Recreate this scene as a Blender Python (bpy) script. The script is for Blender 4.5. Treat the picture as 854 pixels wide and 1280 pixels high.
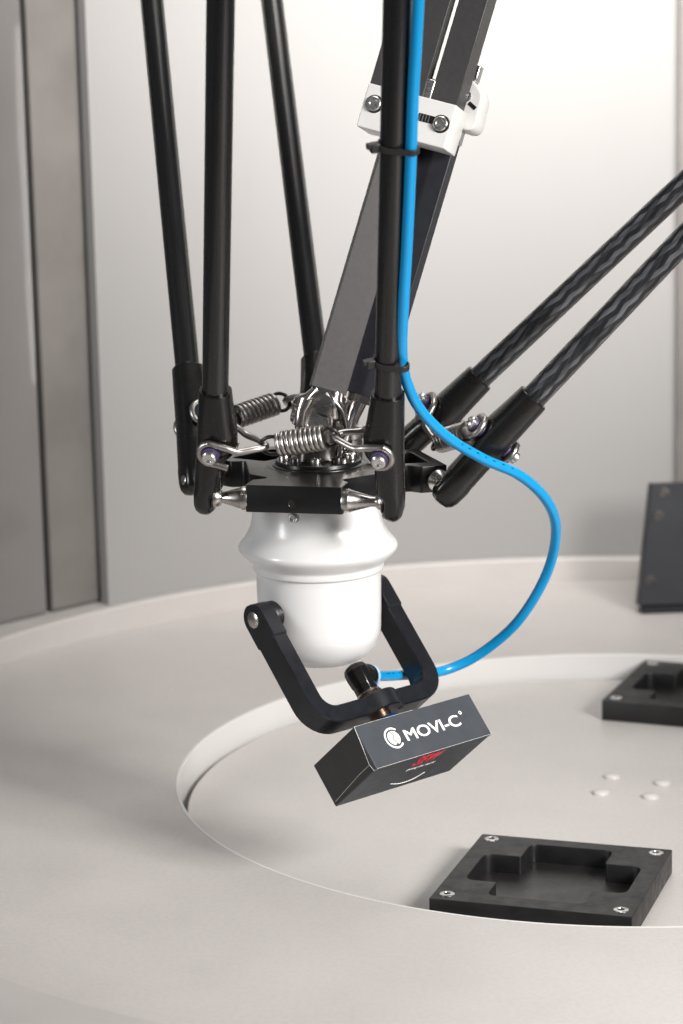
import bpy, bmesh, math, random
from mathutils import Vector, Matrix
from math import sin, cos, pi, radians as R
random.seed(7)
for o in list(bpy.data.objects): bpy.data.objects.remove(o)
SC = bpy.context.scene
COL = SC.collection
K = 0.001                                   # everything below is written in millimetres

# ------------------------------------------------------------------ camera
FPX, PITCH, ROLL, DIST, CAMZ = 3300.0, R(11.8), R(-1.2), 2000.0, 699.2
cd = bpy.data.cameras.new('camera'); cam = bpy.data.objects.new('camera', cd); COL.objects.link(cam)
cd.sensor_fit = 'VERTICAL'; cd.sensor_height = 36.0; cd.lens = FPX / 1280 * 36
cd.clip_start = 0.05; cd.clip_end = 60
cam.matrix_world = Matrix.Translation((0, -DIST * K, CAMZ * K)) @ Matrix.Rotation(R(90) - PITCH, 4, 'X') @ Matrix.Rotation(ROLL, 4, 'Z')
cd.dof.use_dof = True; cd.dof.focus_distance = 1.985; cd.dof.aperture_fstop = 7.0
SC.camera = cam

# ------------------------------------------------------------------ light
wd = bpy.data.worlds.new('World'); SC.world = wd; wd.use_nodes = True
bg = wd.node_tree.nodes['Background']; bg.inputs[0].default_value = (0.93, 0.96, 1, 1); bg.inputs[1].default_value = 0.10
SC.view_settings.view_transform = 'Standard'; SC.view_settings.look = 'None'
SC.view_settings.exposure = 0.0; SC.view_settings.gamma = 1.0; SC.view_settings.use_curve_mapping = False

def area(name, loc, target, sx, sy, power, col=(1, 1, 1)):
    l = bpy.data.lights.new(name, 'AREA'); l.shape = 'RECTANGLE'; l.size = sx; l.size_y = sy; l.energy = power; l.color = col
    o = bpy.data.objects.new(name, l); COL.objects.link(o); o.location = loc
    o.rotation_euler = (Vector(target) - Vector(loc)).to_track_quat('-Z', 'Y').to_euler()
    return o
area('key_softbox', (1.12, -1.16, 0.90), (0.0, -0.05, 0.06), 0.46, 0.5, 11.0, (1, 0.975, 0.955)).data.spread = R(78)
area('overhead_softbox', (0.15, 0.30, 1.75), (0.05, 0.25, 0.0), 0.7, 0.6, 3.4, (1, 0.98, 0.96)).data.spread = R(100)
area('added_left_fill', (-1.65, -0.85, 0.6), (0, 0, 0.25), 0.3, 0.8, 2.2, (0.97, 0.985, 1)).data.spread = R(70)  # added fill, no known source; lifts the housing's left and streaks the rods
area('added_streak_light', (1.584, 0.416, 0.29), (-0.334, 0.731, 0.464), 0.006, 0.62, 0.11, (1, 0.98, 0.96))  # unseen light, added only for its streak reflected in the side panel
area('background_softbox', (0.46, 0.08, 0.98), (0.33, 0.94, 0.70), 1.0, 0.2, 11.6, (1, 0.978, 0.95)).data.spread = R(90)

# ------------------------------------------------------------------ helpers
def V(*a): return Vector(a)
def W(px, py, Y):
    """world point (mm) at depth Y that the photo shows at pixel px, py"""
    u0, v0 = px - 427, py - 640
    u = u0 * cos(ROLL) + v0 * sin(ROLL); v = -u0 * sin(ROLL) + v0 * cos(ROLL)
    a, b = u / FPX, -v / FPX
    d = (a, cos(PITCH) + b * sin(PITCH), -sin(PITCH) + b * cos(PITCH))
    t = (Y + DIST) / d[1]
    return V(d[0] * t, Y, d[2] * t + CAMZ)
def WZ(px, py, z):
    u0, v0 = px - 427, py - 640
    u = u0 * cos(ROLL) + v0 * sin(ROLL); v = -u0 * sin(ROLL) + v0 * cos(ROLL)
    a, b = u / FPX, -v / FPX
    d = (a, cos(PITCH) + b * sin(PITCH), -sin(PITCH) + b * cos(PITCH))
    t = (z - CAMZ) / d[2]
    return V(d[0] * t, d[1] * t - DIST, z)

ORG = {}
def tag(o, label=None, cat=None, group=None, kind=None):
    if label: o['label'] = label
    if cat: o['category'] = cat
    if group: o['group'] = group
    if kind: o['kind'] = kind
    return o
def thing(name, origin, label, cat, group=None):
    o = bpy.data.objects.new(name, None); COL.objects.link(o); o.empty_display_size = 0.02
    o.location = Vector(origin) * K; ORG[o] = Vector(origin)
    return tag(o, label, cat, group)
def finish(name, me, mat, parent=None, origin=None, smooth=40, bevel=0.0, segs=2):
    """me has vertices in world millimetres; link it as one mesh object"""
    org = ORG[parent] if parent else Vector(origin or (0, 0, 0))
    for v in me.vertices: v.co = (v.co - org) * K
    me.name = name
    if smooth:
        me.polygons.foreach_set('use_smooth', [True] * len(me.polygons))
        me.set_sharp_from_angle(angle=R(smooth))
    me.materials.clear(); me.materials.append(mat)
    o = bpy.data.objects.new(name, me); COL.objects.link(o); ORG[o] = org
    if parent: o.parent = parent
    else: o.location = org * K
    if bevel:
        b = o.modifiers.new('bevel', 'BEVEL'); b.width = bevel * K; b.segments = segs; b.limit_method = 'ANGLE'; b.angle_limit = R(35)
        b.harden_normals = False
    return o

def frame(axis, hint=(0, 0, 1)):
    w = Vector(axis).normalized(); h = Vector(hint)
    if abs(w.dot(h.normalized())) > 0.98: h = V(1, 0, 0)
    u = h.cross(w).normalized(); v = w.cross(u).normalized()
    return u, v, w

class MB:
    def __init__(s): s.v = []; s.f = []; s.uv = []
    def _add(s, vs, fs, uvs=None):
        n = len(s.v); s.v += [tuple(x) for x in vs]
        for i, f in enumerate(fs):
            s.f.append(tuple(n + k for k in f)); s.uv.append(uvs[i] if uvs else None)
    def rings(s, rings, closed=False, caps=True, vlen=None):
        m = len(rings[0]); vs = [p for r in rings for p in r]; fs = []; uv = []
        n = len(rings); tot = n if closed else n - 1
        vl = vlen or list(range(n + 1))
        for i in range(tot):
            j = (i + 1) % n
            for k in range(m):
                l = (k + 1) % m
                fs.append((i * m + k, i * m + l, j * m + l, j * m + k))
                uv.append(((k / m, vl[i]), ((k + 1) / m, vl[i]), ((k + 1) / m, vl[i + 1]), (k / m, vl[i + 1])))
        if caps and not closed:
            fs.append(tuple(reversed(range(m)))); uv.append(None)
            fs.append(tuple((n - 1) * m + k for k in range(m))); uv.append(None)
        s._add(vs, fs, uv); return s
    def lathe(s, prof, org, axis, n=32, hint=(0, 0, 1), caps=True):
        u, v, w = frame(axis, hint); org = Vector(org)
        return s.rings([[org + w * h + (u * cos(2 * pi * k / n) + v * sin(2 * pi * k / n)) * max(r, 0.001) for k in range(n)] for r, h in prof], caps=caps)
    def tube(s, path, r, n=14, caps=True, closed=False):
        P = [Vector(p) for p in path]; N = len(P); rings = []; vl = [0]
        t0 = (P[1] - P[0]).normalized(); u, v, _ = frame(t0)
        pt = t0
        for i in range(N):
            if closed: t = (P[(i + 1) % N] - P[i - 1]).normalized()
            else: t = (P[min(i + 1, N - 1)] - P[max(i - 1, 0)]).normalized()
            q = pt.rotation_difference(t); u = q @ u; v = q @ v; pt = t
            rr = r[i] if isinstance(r, (list, tuple)) else r
            rings.append([P[i] + (u * cos(2 * pi * k / n) + v * sin(2 * pi * k / n)) * rr for k in range(n)])
            vl.append(vl[-1] + (P[min(i + 1, N - 1)] - P[i]).length)
        return s.rings(rings, closed=closed, caps=caps, vlen=vl)
    def box(s, c, ax, dims):
        c = Vector(c); A = [Vector(a).normalized() * (d / 2) for a, d in zip(ax, dims)]
        vs = [c + A[0] * i + A[1] * j + A[2] * k for k in (-1, 1) for j in (-1, 1) for i in (-1, 1)]
        return s._add(vs, [(0, 2, 3, 1), (4, 5, 7, 6), (0, 1, 5, 4), (2, 6, 7, 3), (0, 4, 6, 2), (1, 3, 7, 5)]) or s
    def prism(s, poly, org, u, v, h):
        """poly in (u, v) extruded by vector h"""
        org = Vector(org); u = Vector(u); v = Vector(v); h = Vector(h); n = len(poly)
        vs = [org + u * a + v * b for a, b in poly] + [org + u * a + v * b + h for a, b in poly]
        fs = [tuple(reversed(range(n))), tuple(range(n, 2 * n))] + [(k, (k + 1) % n, n + (k + 1) % n, n + k) for k in range(n)]
        return s._add(vs, fs) or s
    def mesh(s):
        me = bpy.data.meshes.new('m'); me.from_pydata(s.v, [], s.f)
        if any(s.uv):
            L = me.uv_layers.new(name='UVMap')
            for p, q in zip(me.polygons, s.uv):
                if q:
                    for li, c in zip(p.loop_indices, q): L.data[li].uv = c
        bm = bmesh.new(); bm.from_mesh(me); bmesh.ops.recalc_face_normals(bm, faces=bm.faces); bm.to_mesh(me); bm.free()
        return me
    def build(s, name, mat, parent=None, **k): return finish(name, s.mesh(), mat, parent, **k)

def plate_mesh(outlines, org, u, v, thick, bevel=0.6):
    """filled 2-D outlines (the first is the outside, the rest are holes) with real thickness, through a curve"""
    c = bpy.data.curves.new('c', 'CURVE'); c.dimensions = '2D'; c.fill_mode = 'BOTH'
    c.extrude = thick / 2 - bevel; c.bevel_depth = bevel; c.bevel_resolution = 1; c.offset = -bevel
    for pts in outlines:
        s = c.splines.new('POLY'); s.points.add(len(pts) - 1); s.use_cyclic_u = True
        for p, q in zip(s.points, pts): p.co = (q[0], q[1], 0, 1)
    me = curve_to_mesh(c)
    u = Vector(u).normalized(); v = Vector(v).normalized(); w = u.cross(v); org = Vector(org)
    for x in me.vertices: x.co = org + u * x.co.x + v * x.co.y + w * x.co.z
    return me
def curve_to_mesh(c):
    o = bpy.data.objects.new('tmp', c); COL.objects.link(o)
    dg = bpy.context.evaluated_depsgraph_get(); dg.update()
    me = bpy.data.meshes.new_from_object(o.evaluated_get(dg), depsgraph=dg)
    bpy.data.objects.remove(o); bpy.data.curves.remove(c)
    return me
def text_mesh(txt, size, org, u, v, thick=0.1, shear=0.0, bold=0.0, width=1.0, space=1.0, align='LEFT'):
    c = bpy.data.curves.new('t', 'FONT'); c.body = txt; c.size = size; c.extrude = thick; c.offset = bold; c.shear = shear
    c.space_character = space; c.align_x = align; c.resolution_u = 4
    me = curve_to_mesh(c)
    u = Vector(u).normalized(); v = Vector(v).normalized(); w = u.cross(v); org = Vector(org)
    for x in me.vertices: x.co = org + u * x.co.x * width + v * x.co.y + w * x.co.z
    return me
def rounded(poly, r, n=5):
    """round the corners of a polygon; r a number or a list"""
    out = []; N = len(poly)
    for i in range(N):
        p = Vector(poly[i]); a = Vector(poly[i - 1]) - p; b = Vector(poly[(i + 1) % N]) - p
        rr = r[i] if isinstance(r, (list, tuple)) else r
        if rr <= 0: out.append(tuple(p)); continue
        an = a.angle(b); d = min(rr / math.tan(an / 2), a.length * .49, b.length * .49)
        p0 = p + a.normalized() * d; p1 = p + b.normalized() * d
        for k in range(n + 1):
            t = k / n; q = p0 * (1 - t) ** 2 + p * 2 * t * (1 - t) + p1 * t ** 2
            out.append((q.x, q.y))
    return out
def bez(pts, n=10):
    """Catmull-Rom through the points"""
    P = [Vector(p) for p in pts]; P = [P[0] * 2 - P[1]] + P + [P[-1] * 2 - P[-2]]; out = []
    for i in range(1, len(P) - 2):
        for k in range(n):
            t = k / n; a, b, c, d = P[i - 1:i + 3]
            out.append(0.5 * ((2 * b) + (c - a) * t + (2 * a - 5 * b + 4 * c - d) * t * t + (3 * b - a - 3 * c + d) * t ** 3))
    out.append(P[-2]); return out
def circle(c, r, n=24, a0=0): return [(c[0] + r * cos(a0 + 2 * pi * k / n), c[1] + r * sin(a0 + 2 * pi * k / n)) for k in range(n)]

# ------------------------------------------------------------------ materials
def mat(name, col, rough=0.5, metal=0.0, spec=0.5, coat=0.0, coat_rough=0.1, noise=0.0, nscale=60.0, rvar=0.0, bump=0.0, bscale=400.0, stretch=None, col2=None):
    m = bpy.data.materials.new(name); m.use_nodes = True; nt = m.node_tree; b = nt.nodes['Principled BSDF']
    b.inputs['Base Color'].default_value = (*col, 1); b.inputs['Roughness'].default_value = rough; b.inputs['Metallic'].default_value = metal
    b.inputs['Specular IOR Level'].default_value = spec; b.inputs['Coat Weight'].default_value = coat; b.inputs['Coat Roughness'].default_value = coat_rough
    tc = nt.nodes.new('ShaderNodeTexCoord'); mp = nt.nodes.new('ShaderNodeMapping'); nt.links.new(tc.outputs['Object'], mp.inputs[0])
    if stretch: mp.inputs['Scale'].default_value = stretch
    def nz(sc, det=6.0, ro=0.6):
        n = nt.nodes.new('ShaderNodeTexNoise'); n.inputs['Scale'].default_value = sc; n.inputs['Detail'].default_value = det; n.inputs['Roughness'].default_value = ro
        nt.links.new(mp.outputs[0], n.inputs['Vector']); return n
    if noise or col2:
        n = nz(nscale); mx = nt.nodes.new('ShaderNodeMix'); mx.data_type = 'RGBA'
        c2 = col2 or tuple(max(0, c * (1 - noise)) for c in col)
        mx.inputs[6].default_value = (*c2, 1); mx.inputs[7].default_value = (*[min(1, c * (1 + noise)) for c in col], 1)
        rp = nt.nodes.new('ShaderNodeMapRange'); rp.inputs[1].default_value = 0.3; rp.inputs[2].default_value = 0.7
        nt.links.new(n.outputs[0], rp.inputs[0]); nt.links.new(rp.outputs[0], mx.inputs[0]); nt.links.new(mx.outputs[2], b.inputs['Base Color'])
    if rvar:
        n = nz(nscale * 1.7); rp = nt.nodes.new('ShaderNodeMapRange'); rp.inputs[1].default_value = 0.3; rp.inputs[2].default_value = 0.7
        rp.inputs[3].default_value = max(0.02, rough - rvar); rp.inputs[4].default_value = rough + rvar
        nt.links.new(n.outputs[0], rp.inputs[0]); nt.links.new(rp.outputs[0], b.inputs['Roughness'])
    if bump:
        n = nz(bscale, 3.0); bp = nt.nodes.new('ShaderNodeBump'); bp.inputs['Strength'].default_value = 1.0; bp.inputs['Distance'].default_value = bump * K
        nt.links.new(n.outputs[0], bp.inputs['Height']); nt.links.new(bp.outputs[0], b.inputs['Normal'])
    return m
M = {}
M['table'] = mat('warm grey paint', (0.475, 0.447, 0.426), 0.42, noise=0.035, nscale=6, rvar=0.07, bump=0.10, bscale=650)
M['rim'] = mat('grey rim paint', (0.42, 0.395, 0.378), 0.42, noise=0.06, nscale=9, rvar=0.07, bump=0.08, bscale=650)
M['liner'] = mat('white liner', (0.64, 0.625, 0.607), 0.35)
M['disc'] = mat('pale disc paint', (0.50, 0.473, 0.45), 0.34, noise=0.03, nscale=7, rvar=0.06, bump=0.03, bscale=700)
M['wall'] = mat('white wall paint', (0.25, 0.243, 0.237), 0.6, noise=0.03, nscale=2.2)
M['post'] = mat('grey sheet metal post', (0.15, 0.138, 0.128), 0.5, metal=0.0, noise=0.22, nscale=7, rvar=0.1)
M['side'] = mat('glossy wavy sheet', (0.17, 0.158, 0.152), 0.45, metal=0.1, noise=0.12, nscale=3.0, coat=0.8, coat_rough=0.02)
_n = M['side'].node_tree; _t = _n.nodes.new('ShaderNodeTexNoise'); _t.inputs['Scale'].default_value = 7.0; _t.inputs['Detail'].default_value = 0.0
_b = _n.nodes.new('ShaderNodeBump'); _b.inputs['Distance'].default_value = 0.00022; _b.inputs['Strength'].default_value = 1.0
_c = _n.nodes.new('ShaderNodeTexCoord'); _n.links.new(_c.outputs['Object'], _t.inputs['Vector']); _n.links.new(_t.outputs[0], _b.inputs['Height']); _n.links.new(_b.outputs[0], _n.nodes['Principled BSDF'].inputs['Coat Normal'])
M['gap'] = mat('black gap', (0.012, 0.012, 0.012), 0.8)
M['white'] = mat('white gloss plastic', (0.63, 0.624, 0.618), 0.27, coat=0.2, coat_rough=0.08)
M['clamp'] = mat('white nylon', (0.74, 0.725, 0.70), 0.32, noise=0.03, nscale=90)
M['anod'] = mat('black anodised aluminium', (0.006, 0.0058, 0.006), 0.30, spec=0.45, noise=0.15, nscale=120, rvar=0.03, bump=0.006, bscale=1500)
M['fitting'] = mat('black plastic', (0.0055, 0.005, 0.0047), 0.26, spec=0.5, noise=0.1, nscale=60, rvar=0.03, bump=0.004, bscale=900)
M['forkm'] = mat('blue black anodised', (0.0065, 0.007, 0.0095), 0.36, spec=0.45, noise=0.2, nscale=80, rvar=0.06)
M['bar'] = mat('grey anodised bar', (0.060, 0.0565, 0.0565), 0.42, metal=0.25, noise=0.08, nscale=260, rvar=0.06, bump=0.02, bscale=1800)
M['bardark'] = mat('shaded dark bar', (0.012, 0.0125, 0.017), 0.45, noise=0.2, nscale=120)  # dark navy rear bar, its shade put into the colour
M['steel'] = mat('polished steel', (0.47, 0.445, 0.42), 0.27, metal=1.0, noise=0.08, nscale=90, rvar=0.07)
M['wire'] = mat('satin spring wire', (0.40, 0.378, 0.355), 0.36, metal=1.0, noise=0.1, nscale=120, rvar=0.06)
M['zinc'] = mat('zinc plated steel', (0.70, 0.69, 0.67), 0.3, metal=1.0, noise=0.1, nscale=200, rvar=0.08)
M['cast'] = mat('chromed cast steel', (0.46, 0.43, 0.41), 0.2, metal=1.0, noise=0.2, nscale=45, rvar=0.08, bump=0.03, bscale=60)
M['castdark'] = mat('dark steel', (0.05, 0.047, 0.045), 0.3, metal=0.8, noise=0.2, nscale=60, rvar=0.08)
M['purple'] = mat('purple bushing', (0.05, 0.035, 0.10), 0.45)
M['hose'] = mat('blue polyurethane', (0.0, 0.245, 0.53), 0.3, spec=0.5, coat=0.15)
M['ring'] = mat('pale blue release ring', (0.30, 0.52, 0.80), 0.35)
M['hosemark'] = mat('dark hose print', (0.0, 0.03, 0.12), 0.4)
M['rubber'] = mat('black rubber', (0.013, 0.012, 0.012), 0.5)
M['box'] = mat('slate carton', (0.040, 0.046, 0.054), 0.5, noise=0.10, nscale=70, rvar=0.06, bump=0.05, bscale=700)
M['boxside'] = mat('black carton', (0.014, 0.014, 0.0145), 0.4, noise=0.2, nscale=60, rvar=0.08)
M['edge'] = mat('bare card edge', (0.55, 0.54, 0.52), 0.8)
M['crease'] = mat('carton crease', (0.085, 0.092, 0.10), 0.7)
M['print'] = mat('white print', (0.86, 0.85, 0.84), 0.5)
M['cream'] = mat('cream print', (0.74, 0.71, 0.65), 0.5)
M['red'] = mat('red print', (0.72, 0.02, 0.035), 0.5)
M['tray'] = mat('black tray plastic', (0.009, 0.0086, 0.0088), 0.42, spec=0.35, noise=0.25, nscale=45, rvar=0.1, bump=0.03, bscale=1200)
M['trayfloor'] = mat('scuffed tray floor', (0.013, 0.012, 0.0118), 0.34, noise=0.3, nscale=22, rvar=0.1, bump=0.03, bscale=900)
M['upright'] = mat('blue black plate', (0.010, 0.0115, 0.015), 0.45, spec=0.3, noise=0.25, nscale=14, rvar=0.1)
M['brass'] = mat('brown brass', (0.30, 0.20, 0.13), 0.3, metal=1.0)
def tube_mat(name, braid):
    m = bpy.data.materials.new(name); m.use_nodes = True; nt = m.node_tree; b = nt.nodes['Principled BSDF']; L = nt.links.new
    uv = nt.nodes.new('ShaderNodeUVMap'); sp = nt.nodes.new('ShaderNodeSeparateXYZ'); L(uv.outputs[0], sp.inputs[0])
    def math_(op, a, bb=None, c=None):
        n = nt.nodes.new('ShaderNodeMath'); n.operation = op
        for i, q in enumerate((a, bb, c)):
            if q is None: continue
            if isinstance(q, (int, float)): n.inputs[i].default_value = q
            else: L(q, n.inputs[i])
        return n.outputs[0]
    # u counts turns, v counts millimetres; two helices of opposite hand
    nu, pv = (8.0, 32.0) if braid else (1.0, 900.0)
    a = math_('MULTIPLY', sp.outputs[0], nu * 2 * pi); v = math_('MULTIPLY', sp.outputs[1], 2 * pi / pv)
    p1 = math_('ADD', a, v); p2 = math_('SUBTRACT', a, v)
    # 2/2 twill: which of the two strand families lies on top
    ij = math_('ADD', math_('FLOOR', math_('DIVIDE', p1, pi)), math_('FLOOR', math_('DIVIDE', p2, pi)))
    fl = nt.nodes.new('ShaderNodeMath'); fl.operation = 'LESS_THAN'; L(math_('FLOORED_MODULO', ij, 4.0), fl.inputs[0]); fl.inputs[1].default_value = 2.0
    nz = nt.nodes.new('ShaderNodeTexNoise'); nz.inputs['Scale'].default_value = 1.0; nz.inputs['Detail'].default_value = 5
    cb = nt.nodes.new('ShaderNodeCombineXYZ'); L(math_('MULTIPLY', sp.outputs[0], 40), cb.inputs[0]); L(math_('MULTIPLY', sp.outputs[1], 0.02), cb.inputs[1]); L(cb.outputs[0], nz.inputs['Vector'])
    mx = nt.nodes.new('ShaderNodeMix'); mx.data_type = 'RGBA'
    mx.inputs[6].default_value = (0.004, 0.004, 0.0045, 1) if braid else (0.004, 0.0039, 0.0039, 1)
    mx.inputs[7].default_value = (0.05, 0.052, 0.057, 1) if braid else (0.010, 0.0097, 0.0097, 1)
    fac = math_('MULTIPLY', fl.outputs[0], math_('MULTIPLY', nz.outputs[0], 1.5)) if braid else nz.outputs[0]
    L(fac, mx.inputs[0]); L(mx.outputs[2], b.inputs['Base Color'])
    rp = nt.nodes.new('ShaderNodeMapRange'); L(fl.outputs[0] if braid else nz.outputs[0], rp.inputs[0]); rp.inputs[3].default_value = 0.36 if braid else 0.2; rp.inputs[4].default_value = 0.2 if braid else 0.34
    L(rp.outputs[0], b.inputs['Roughness'])
    if braid:                                  # random strand tones: glints of light put into the colour
        wn = nt.nodes.new('ShaderNodeTexWhiteNoise'); wn.noise_dimensions = '2D'; cw = nt.nodes.new('ShaderNodeCombineXYZ')
        L(math_('FLOOR', math_('DIVIDE', p1, pi)), cw.inputs[0]); L(math_('FLOOR', math_('DIVIDE', p2, pi)), cw.inputs[1]); L(cw.outputs[0], wn.inputs['Vector'])
        mv = nt.nodes.new('ShaderNodeMix'); mv.data_type = 'RGBA'; mv.blend_type = 'MULTIPLY'; mv.inputs[0].default_value = 1.0
        gr = nt.nodes.new('ShaderNodeMapRange'); gr.inputs[3].default_value = 0.35; gr.inputs[4].default_value = 2.4; L(wn.outputs[0], gr.inputs[0])
        L(mx.outputs[2], mv.inputs[6]); L(gr.outputs[0], mv.inputs[7]); L(mv.outputs[2], b.inputs['Base Color'])
        fib1 = math_('SINE', math_('MULTIPLY', p1, 7.0)); fib2 = math_('SINE', math_('MULTIPLY', p2, 7.0))
        h = nt.nodes.new('ShaderNodeMix'); L(fl.outputs[0], h.inputs[0]); L(fib1, h.inputs[2]); L(fib2, h.inputs[3])
        cr1 = math_('ABSOLUTE', math_('SINE', p1)); cr2 = math_('ABSOLUTE', math_('SINE', p2))
        hc = nt.nodes.new('ShaderNodeMix'); L(fl.outputs[0], hc.inputs[0]); L(cr1, hc.inputs[2]); L(cr2, hc.inputs[3])
        h2 = math_('ADD', math_('MULTIPLY', h.outputs[0], 0.12), hc.outputs[0])
        bp = nt.nodes.new('ShaderNodeBump'); bp.inputs['Distance'].default_value = 0.0005; bp.inputs['Strength'].default_value = 0.8
        L(h2, bp.inputs['Height']); L(bp.outputs[0], b.inputs['Normal'])
    b.inputs['Coat Weight'].default_value = 0.25 if braid else 0.3; b.inputs['Coat Roughness'].default_value = 0.12
    return m
def dust(m, seed):
    nt = m.node_tree; b = nt.nodes['Principled BSDF']; src = b.inputs['Base Color'].links[0].from_socket
    tc = nt.nodes.new('ShaderNodeTexCoord')
    def layer(scale, lo, hi, mul, src, stretch=(1, 1, 1)):
        mp = nt.nodes.new('ShaderNodeMapping'); mp.inputs['Location'].default_value = (seed, seed * 2, 0); mp.inputs['Scale'].default_value = stretch; nt.links.new(tc.outputs['Object'], mp.inputs[0])
        n = nt.nodes.new('ShaderNodeTexNoise'); n.inputs['Scale'].default_value = scale; n.inputs['Detail'].default_value = 2.0; nt.links.new(mp.outputs[0], n.inputs['Vector'])
        rp = nt.nodes.new('ShaderNodeMapRange'); rp.inputs[1].default_value = lo; rp.inputs[2].default_value = hi; nt.links.new(n.outputs[0], rp.inputs[0])
        mx = nt.nodes.new('ShaderNodeMix'); mx.data_type = 'RGBA'; mx.blend_type = 'MULTIPLY'; nt.links.new(rp.outputs[0], mx.inputs[0]); nt.links.new(src, mx.inputs[6]); mx.inputs[7].default_value = (mul, mul, mul, 1)
        return mx.outputs[2]
    s1 = layer(330, 0.735, 0.78, 0.72, src); s2 = layer(240, 0.42, 0.62, 0.95, s1); s3 = layer(14, 0.5, 0.7, 0.97, s2)
    nt.links.new(s3, b.inputs['Base Color'])
dust(M['table'], 1.3); dust(M['disc'], 4.1)
M['tube'] = tube_mat('black wrapped tube', False)
M['braid'] = tube_mat('braided carbon tube', True)

# ================================================================== the setting
TC = V(240, 222, 0)                       # centre of the rotary table
def ring_sheet(r0, r1, z0, z1, n=160):
    mb = MB(); prof = [(r0, z0), (r0 + 1.2, z1), (r1, z1)]
    mb.lathe(prof, TC, (0, 0, 1), n, caps=False); return mb
# outer table: a thick annulus with a soft lip at the inside
mb = MB(); mb.lathe([(387, -58), (387, -0.7), (387.6, 0.1), (389.8, 0.1), (389.8, -58)], TC, (0, 0, 1), 200, caps=False)
tag(mb.build('recess_wall', M['liner'], origin=TC, smooth=30), kind='structure')
mb = MB(); mb.lathe([(389.9, -60), (389.9, -0.4), (390.2, 0), (700, 0), (724, 0), (724, -60)], TC, (0, 0, 1), 200, caps=False)
tag(mb.build('table_top', M['table'], origin=TC, smooth=30), kind='structure')
mb = MB(); mb.lathe([(380.5, -60), (380.5, -26), (379.5, -25), (0, -25)], TC, (0, 0, 1), 200, caps=False)
disc = tag(mb.build('rotary_disc', M['disc'], origin=TC, smooth=30), kind='structure')
mb = MB(); mb.lathe([(0, -62), (760, -62)], TC, (0, 0, 1), 64, caps=False)
tag(mb.build('machine_bed', M['gap'], origin=TC), kind='structure')
mb = MB(); mb.lathe([(712, -40), (712, 25), (713.5, 27), (980, 27), (980, -40)], TC, (0, 0, 1), 200, caps=False)
tag(mb.build('table_rim', M['rim'], origin=TC, smooth=30), kind='structure')
for px, py in ((765, 972), (751, 992), (813, 997), (828, 980)):
    c = WZ(px, py, -25)
    mb = MB(); mb.lathe([(7.6, 0), (7.6, 1.2), (6.8, 2.4), (4.6, 3.3), (2, 3.7), (0, 3.75)], c, (0, 0, 1), 28)
    mb.build('domed_bolt', M['disc'], disc)
# enclosure behind
# the wall curves round the table just outside its rim
mb = MB(); RW = 723.0; vs = []; NA, A0, A1 = 72, R(132.85), R(28)
rows = (27.3, 1300.0)
pts = [[TC + V(cos(a) * rr, sin(a) * rr, z) for rr, z in ((RW, rows[0]), (RW, rows[1]), (RW + 12, rows[1]), (RW + 12, rows[0]))] for a in (A0 + (A1 - A0) * k / NA for k in range(NA + 1))]
mb.rings(pts)
tag(mb.build('back_wall', M['wall'], origin=TC + V(0, RW, 27)), kind='structure')

# upright post at the left, standing on the rim, and the satin side panel beside it
pA, pB = WZ(66, 765, 28), WZ(127, 751, 28)
tp = (pB - pA).normalized(); np_ = V(tp.y, -tp.x, 0); mid_ = (pA + pB) / 2
t = thing('enclosure_post', mid_, 'tall grey sheet metal post at left standing on the table rim', 'post')
MB().box(mid_ - np_ * 20 + V(0, 0, 612), (tp, np_, (0, 0, 1)), ((pB - pA).length, 40, 1222)).build('post_face', M['post'], t, bevel=2)
MB().box(pA - tp * 3.2 - np_ * 24 + V(0, 0, 612), (tp, np_, (0, 0, 1)), (6.2, 30, 1220)).build('dark_gap_strip', M['gap'], t)  # black strip put in as the dark gap between panel and post
d = V(-0.75, -0.72, 0).normalized(); nd = V(-d.y, d.x, 0)
if nd.y > 0: nd = -nd
q_ = pA - tp * 6.6 + d * 1.0
t = thing('side_panel', q_ + d * 100, 'satin grey side panel left of the post with a wavy reflection', 'panel')
MB().box(q_ + d * 150 - nd * 3 + V(0, 0, 612), (d, nd, (0, 0, 1)), (300, 6, 1222)).build('panel_sheet', M['side'], t, bevel=1)
p = W(849.5, 300, 900); ax_ = math.atan2(math.sqrt(max(0, RW ** 2 - (p.x - TC.x) ** 2)), p.x - TC.x)
c = TC + V(cos(ax_), sin(ax_), 0) * (RW - 6); tn = V(sin(ax_), -cos(ax_), 0)
t = thing('wall_strip', c + tn * 28, 'dark vertical strip on the back wall at the right edge', 'strip')
MB().box(c + tn * 28 + V(0, 0, 640), (tn, (-tn.y, tn.x, 0), (0, 0, 1)), (50, 8, 1224)).build('strip_face', M['post'], t, bevel=1)

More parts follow.
